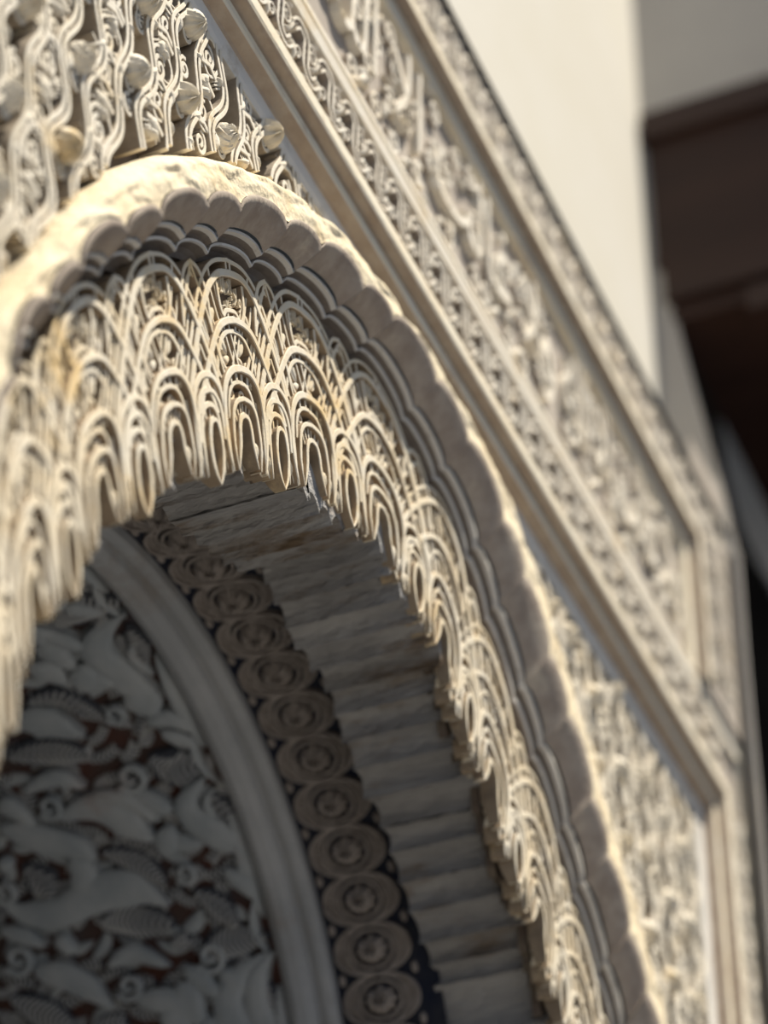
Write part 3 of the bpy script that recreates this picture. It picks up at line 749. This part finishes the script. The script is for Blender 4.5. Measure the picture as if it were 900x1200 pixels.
# ------------------------------------------------------------------ broad inscription frieze
V0, V1, V2 = VT+.286, 3.41, 3.455
fr = thing('inscription_frieze', 'broad frieze of tall stucco lettering and loops above the scroll border', 'frieze', (2.7, 0, 1.0))
UE = 4.03
mb = MB(); mb.grid([[W(-1, V0-.02, .026), W(UE, V0-.02, .026)], [W(-1, V1+.01, .026), W(UE, V1+.01, .026)]]); mb.build('ground', 'borderdark', fr)
u = 1.15; ri = random.Random(9)
while u < UE-.1:
    wd = min(1.05, UE-.02-u)
    mb = MB(); letters(mb, TXALL, lambda x, y, z: W(u+wd*.97*x, V0+.015+(V1-V0-.04)*y, .026+.018*z)); mb.build('inscription', 'border', fr)
    x = u
    while x < u+wd-.05:
        for yy in (.06, .13, .20, .27):
            if ri.random() < .85:
                cx, cy = x+ri.uniform(0, .05), V0+yy+ri.uniform(-.02, .02); mb = MB()
                mb.ribbon([W(a, b, .038) for a, b in spiral2(cx, cy, .022, .03, 1.5, ri.uniform(0, 6), ri.choice((-1, 1)), 18)], OUT, .008, .013)
                pooled(mb, 'spiral', 'border', fr)
                mb = MB(); a = ri.uniform(0, 6.28)
                mb.blade([W(cx+.03*cos(a), cy+.03*sin(a), .034), W(cx+.045*cos(a+.4), cy+.045*sin(a+.4), .037), W(cx+.055*cos(a+.8), cy+.055*sin(a+.8), .034)], OUT, [.004, .009, .002], .006, .01, seg=4)
                pooled(mb, 'leaf', 'border', fr)
        x += .085
    u += 1.08
mb = MB(); rows = [[W(-1, v_, w_), W(UE+(v_-V1), v_, w_), W(UE+(v_-V1), VT+.26, w_)] for v_, w_ in ((V1, .026), (V1+.003, .044), (V2-.004, .044), (V2, .040))]
mb.grid(rows); mb.build('upper_fillet', 'frame', fr)

# ------------------------------------------------------------------ upper border and its deep reveal
ub = thing('upper_border', 'outermost leafy border below the plain cream wall, edged by a deep reveal coloured brown as shade', 'border', (2.7, 0, 1.1))
W2 = .066; V3, V4 = V2+.005, 3.655
mb = MB(); rows = [[W(-1, V2+e, w_), W(UE+.045+e, V2+e, w_), W(UE+.045+e, VT+.28, w_)] for e, w_ in ((0, .026), (.001, .046), (.005, W2))]
mb.grid(rows); mb.build('reveal', 'frameshade', ub)
mb = MB(); rows = [[W(-1, V2+e, w_), W(UE+.045+e, V2+e, w_), W(UE+.045+e, VT+.28, w_)] for e, w_ in ((.005, W2), (.030, W2), (.034, W2-.012))]
mb.grid(rows); mb.build('lower_fillet', 'frame', ub)
UC = 4.335
mb = MB(); a = .033
mb.grid([[W(-1, V2+a, W2-.012), W(UE+.045+a, V2+a, W2-.012)], [W(-1, V4, W2-.012), W(UE+.045+a, V4, W2-.012)]])
mb.grid([[W(UE+.045+a, VT+.28, W2-.012), W(UC, VT+.28, W2-.012)], [W(UE+.045+a, V4+.12, W2-.012), W(UC, V4+.12, W2-.012)]])
mb.build('ground', 'borderdark', ub)
u = 1.2
while u < UC-.04:
    scroll_unit(lambda x, y, w_, u=u: W(u+x, V3+.11+y*1.25, w_+.018), ub); u += .095
v = V3
while v > VT+.30:
    scroll_unit(lambda x, y, w_, v=v: W(UE+.185+y*1.5, v-x, w_+.018), ub); v -= .095

# ------------------------------------------------------------------ setting: plain wall, corner, gallery, court
mb = MB(); U1 = 4.385; WU = -.09
mb.grid([[W(-3, v_, WU), W(U1, v_, WU)] for v_ in (6.6, 3.5)])
mb.poly([W(-3, V4, WU), W(UC, V4, WU), W(UC, V4, W2), W(-3, V4, W2)])
mb.poly([W(-3, V4, W2), W(-3, V4, W2-.02), W(UC, V4, W2-.02), W(UC, V4, W2)])
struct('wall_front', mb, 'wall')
mb = MB()       # wall left of the frames, jambs and the mass behind the carving
mb.grid([[W(-3, -1.6, .02), W(-3, V4, .02)], [W(UL-.29, -1.6, .02), W(UL-.29, V4, .02)]])
mb.grid([[W(-3, -1.6, -1.6), W(-3, 6.4, -1.6)], [W(-3, -1.6, .02), W(-3, 6.4, .02)]])
struct('wall_left', mb, 'wall')
mb = MB()
mb.grid([[W(UL-.29, -1.6, -.046), W(UL-.29, .95, -.046)], [W(1.75, -1.6, -.046), W(1.75, .95, -.046)]])
mb.grid([[W(3.70, -1.6, -.046), W(3.70, .95, -.046)], [W(UC, -1.6, -.046), W(UC, .95, -.046)]])
for uu in (1.78, 3.66): mb.grid([[W(uu, -1.6, -.046), W(uu, 1.0, -.046)], [W(uu, -1.6, -.26), W(uu, 1.0, -.26)]])
for uu in (ARC[0]-RV, ARC[0]+RV): mb.grid([[W(uu, -1.6, -.24), W(uu, 1.58, -.24)], [W(uu, -1.6, -1.5), W(uu, 1.58, -1.5)]])
struct('wall_jambs', mb, 'wall')
mb = MB(); mb.grid([[W(1.0, -1.6, -1.5), W(1.0, 3.2, -1.5)], [W(4.4, -1.6, -1.5), W(4.4, 3.2, -1.5)]]); struct('wall_back', mb, 'stone')
mb = MB(); mb.grid([[W(UC, -1.6, .05), W(UC, V4, .05)], [W(UC, -1.6, .066), W(UC, V4, .066)]])
mb.grid([[W(UC, -1.6, .05), W(UC, V4, .05)], [W(UC, -1.6, -.3), W(UC, V4, -.3)]])
struct('wall_corner', mb, 'wall')
# wall across the end, standing over the gallery opening: plaster above, corbelled jamb strip below
mb = MB(); WP = 1.9
prof = [(U1, 5.22, WU, -.083), (U1, 4.68, WU, -.068), (U1, 4.5, WU, -.042), (U1, 4.2, WU, -.002), (U1-.01, 3.87, WU, .046), (UC+.01, V4+.03, WU, .070), (UC, V4-.06, .05, .086), (UC, 3.3, .05, .082), (UC, -1.6, .04, .082)]
mb.grid([[W(u_, v_, a_), W(u_, v_, w_)] for u_, v_, a_, w_ in prof])
mb.grid([[W(u_, v_, w_), W(u_+.012, v_, w_)] for u_, v_, a_, w_ in prof])
struct('wall_right', mb, 'shadewall')
mb = MB(); mb.grid([[W(U1, 6.6, WU), W(U1, 6.6, WP)], [W(U1, 5.15, WU), W(U1, 5.15, WP)]]); struct('wall_upper', mb, 'shadewall')
lint = thing('wooden_lintel', 'dark wooden lintel of stacked boards high in the corner over the black opening', 'beam', (U1, -.9, 4.36+Z0))
def bbox(name, u0, u1, v0, v1, w0, w1, m='wood', par=lint):
    mb = MB(); mb.box((u0, -w1, v0+Z0), (u1, -w0, v1+Z0)); return mb.build(name, m, par)
bbox('top_board', U1-.035, U1+.2, 5.085, 5.185, -.082, WP)
bbox('fascia_board', U1-.012, U1+.2, 4.61, 5.085, -.070, WP)
bbox('lower_board', U1-.022, U1+.2, 4.48, 4.61, -.050, WP)
bbox('soffit_board', U1, U1+.9, 4.42, 4.48, -.040, WP)
for k in range(5): bbox('bracket', U1-.03, U1+.05, 4.36, 4.44, .16+k*.36, .24+k*.36)
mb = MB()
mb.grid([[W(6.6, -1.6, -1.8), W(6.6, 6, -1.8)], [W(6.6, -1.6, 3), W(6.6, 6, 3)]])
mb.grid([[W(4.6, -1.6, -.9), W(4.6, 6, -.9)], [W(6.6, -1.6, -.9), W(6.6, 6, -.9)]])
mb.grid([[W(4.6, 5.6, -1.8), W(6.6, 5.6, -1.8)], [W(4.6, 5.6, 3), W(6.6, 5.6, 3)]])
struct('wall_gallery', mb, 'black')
# pale spandrel of the arch beyond
k_ = 5.6/6.5
far = thing('far_arch', 'pale blurred arch spandrel beyond the dark opening at the right edge', 'arch', (5.6, .1, 4.6+Z0))
def on(px): return px
far_pts = [(-.49, 6.14), (-.33, 6.17), (-.315, 6.06), (-.36, 6.00), (-.40, 5.90), (-.39, 5.80), (-.345, 5.72), (-.27, 5.68), (-.26, 5.10), (-.33, 5.14), (-.405, 5.32), (-.46, 5.52), (-.49, 5.75)]
mb = MB(); P = []
for w_, v_ in far_pts:
    P.append((5.6, (-1.2+(w_-1.2)*0+1.2)*0, 0))
fp = [((w_-1.2)*k_+1.2, v_*k_) for w_, v_ in far_pts]
front = [W(5.6, v_, w_) for w_, v_ in fp]; back = [W(5.75, v_, w_) for w_, v_ in fp]
mb.poly(front); mb.poly(back[::-1]); mb.grid([front, back], close=True); mb.build('spandrel', 'palewall', far)
mb = MB(); cw, cv = fp[4][0]+.05, fp[4][1]; mb.dome(W(5.58, cv, cw+.035), (0, .045, 0), (0, 0, .06), (-1, 0, 0), .03, flutes=8, nu=24); mb.build('boss', 'wood', far)
mb = MB(); mb.grid([[W(-8, -1.6, 9), W(-8, -1.6, -1.6)], [W(9, -1.6, 9), W(9, -1.6, -1.6)]]); struct('floor', mb, 'marble')
mb = MB(); mb.grid([[W(-3, 6.6, -.09), W(U1, 6.6, -.09)], [W(-3, 6.6, -1.6), W(U1, 6.6, -1.6)]]); mb.grid([[W(1.0, 3.2, -1.5), W(4.4, 3.2, -1.5)], [W(1.0, 3.2, -.06), W(4.4, 3.2, -.06)]])
struct('roof_top', mb, 'wall')

flush_pools()
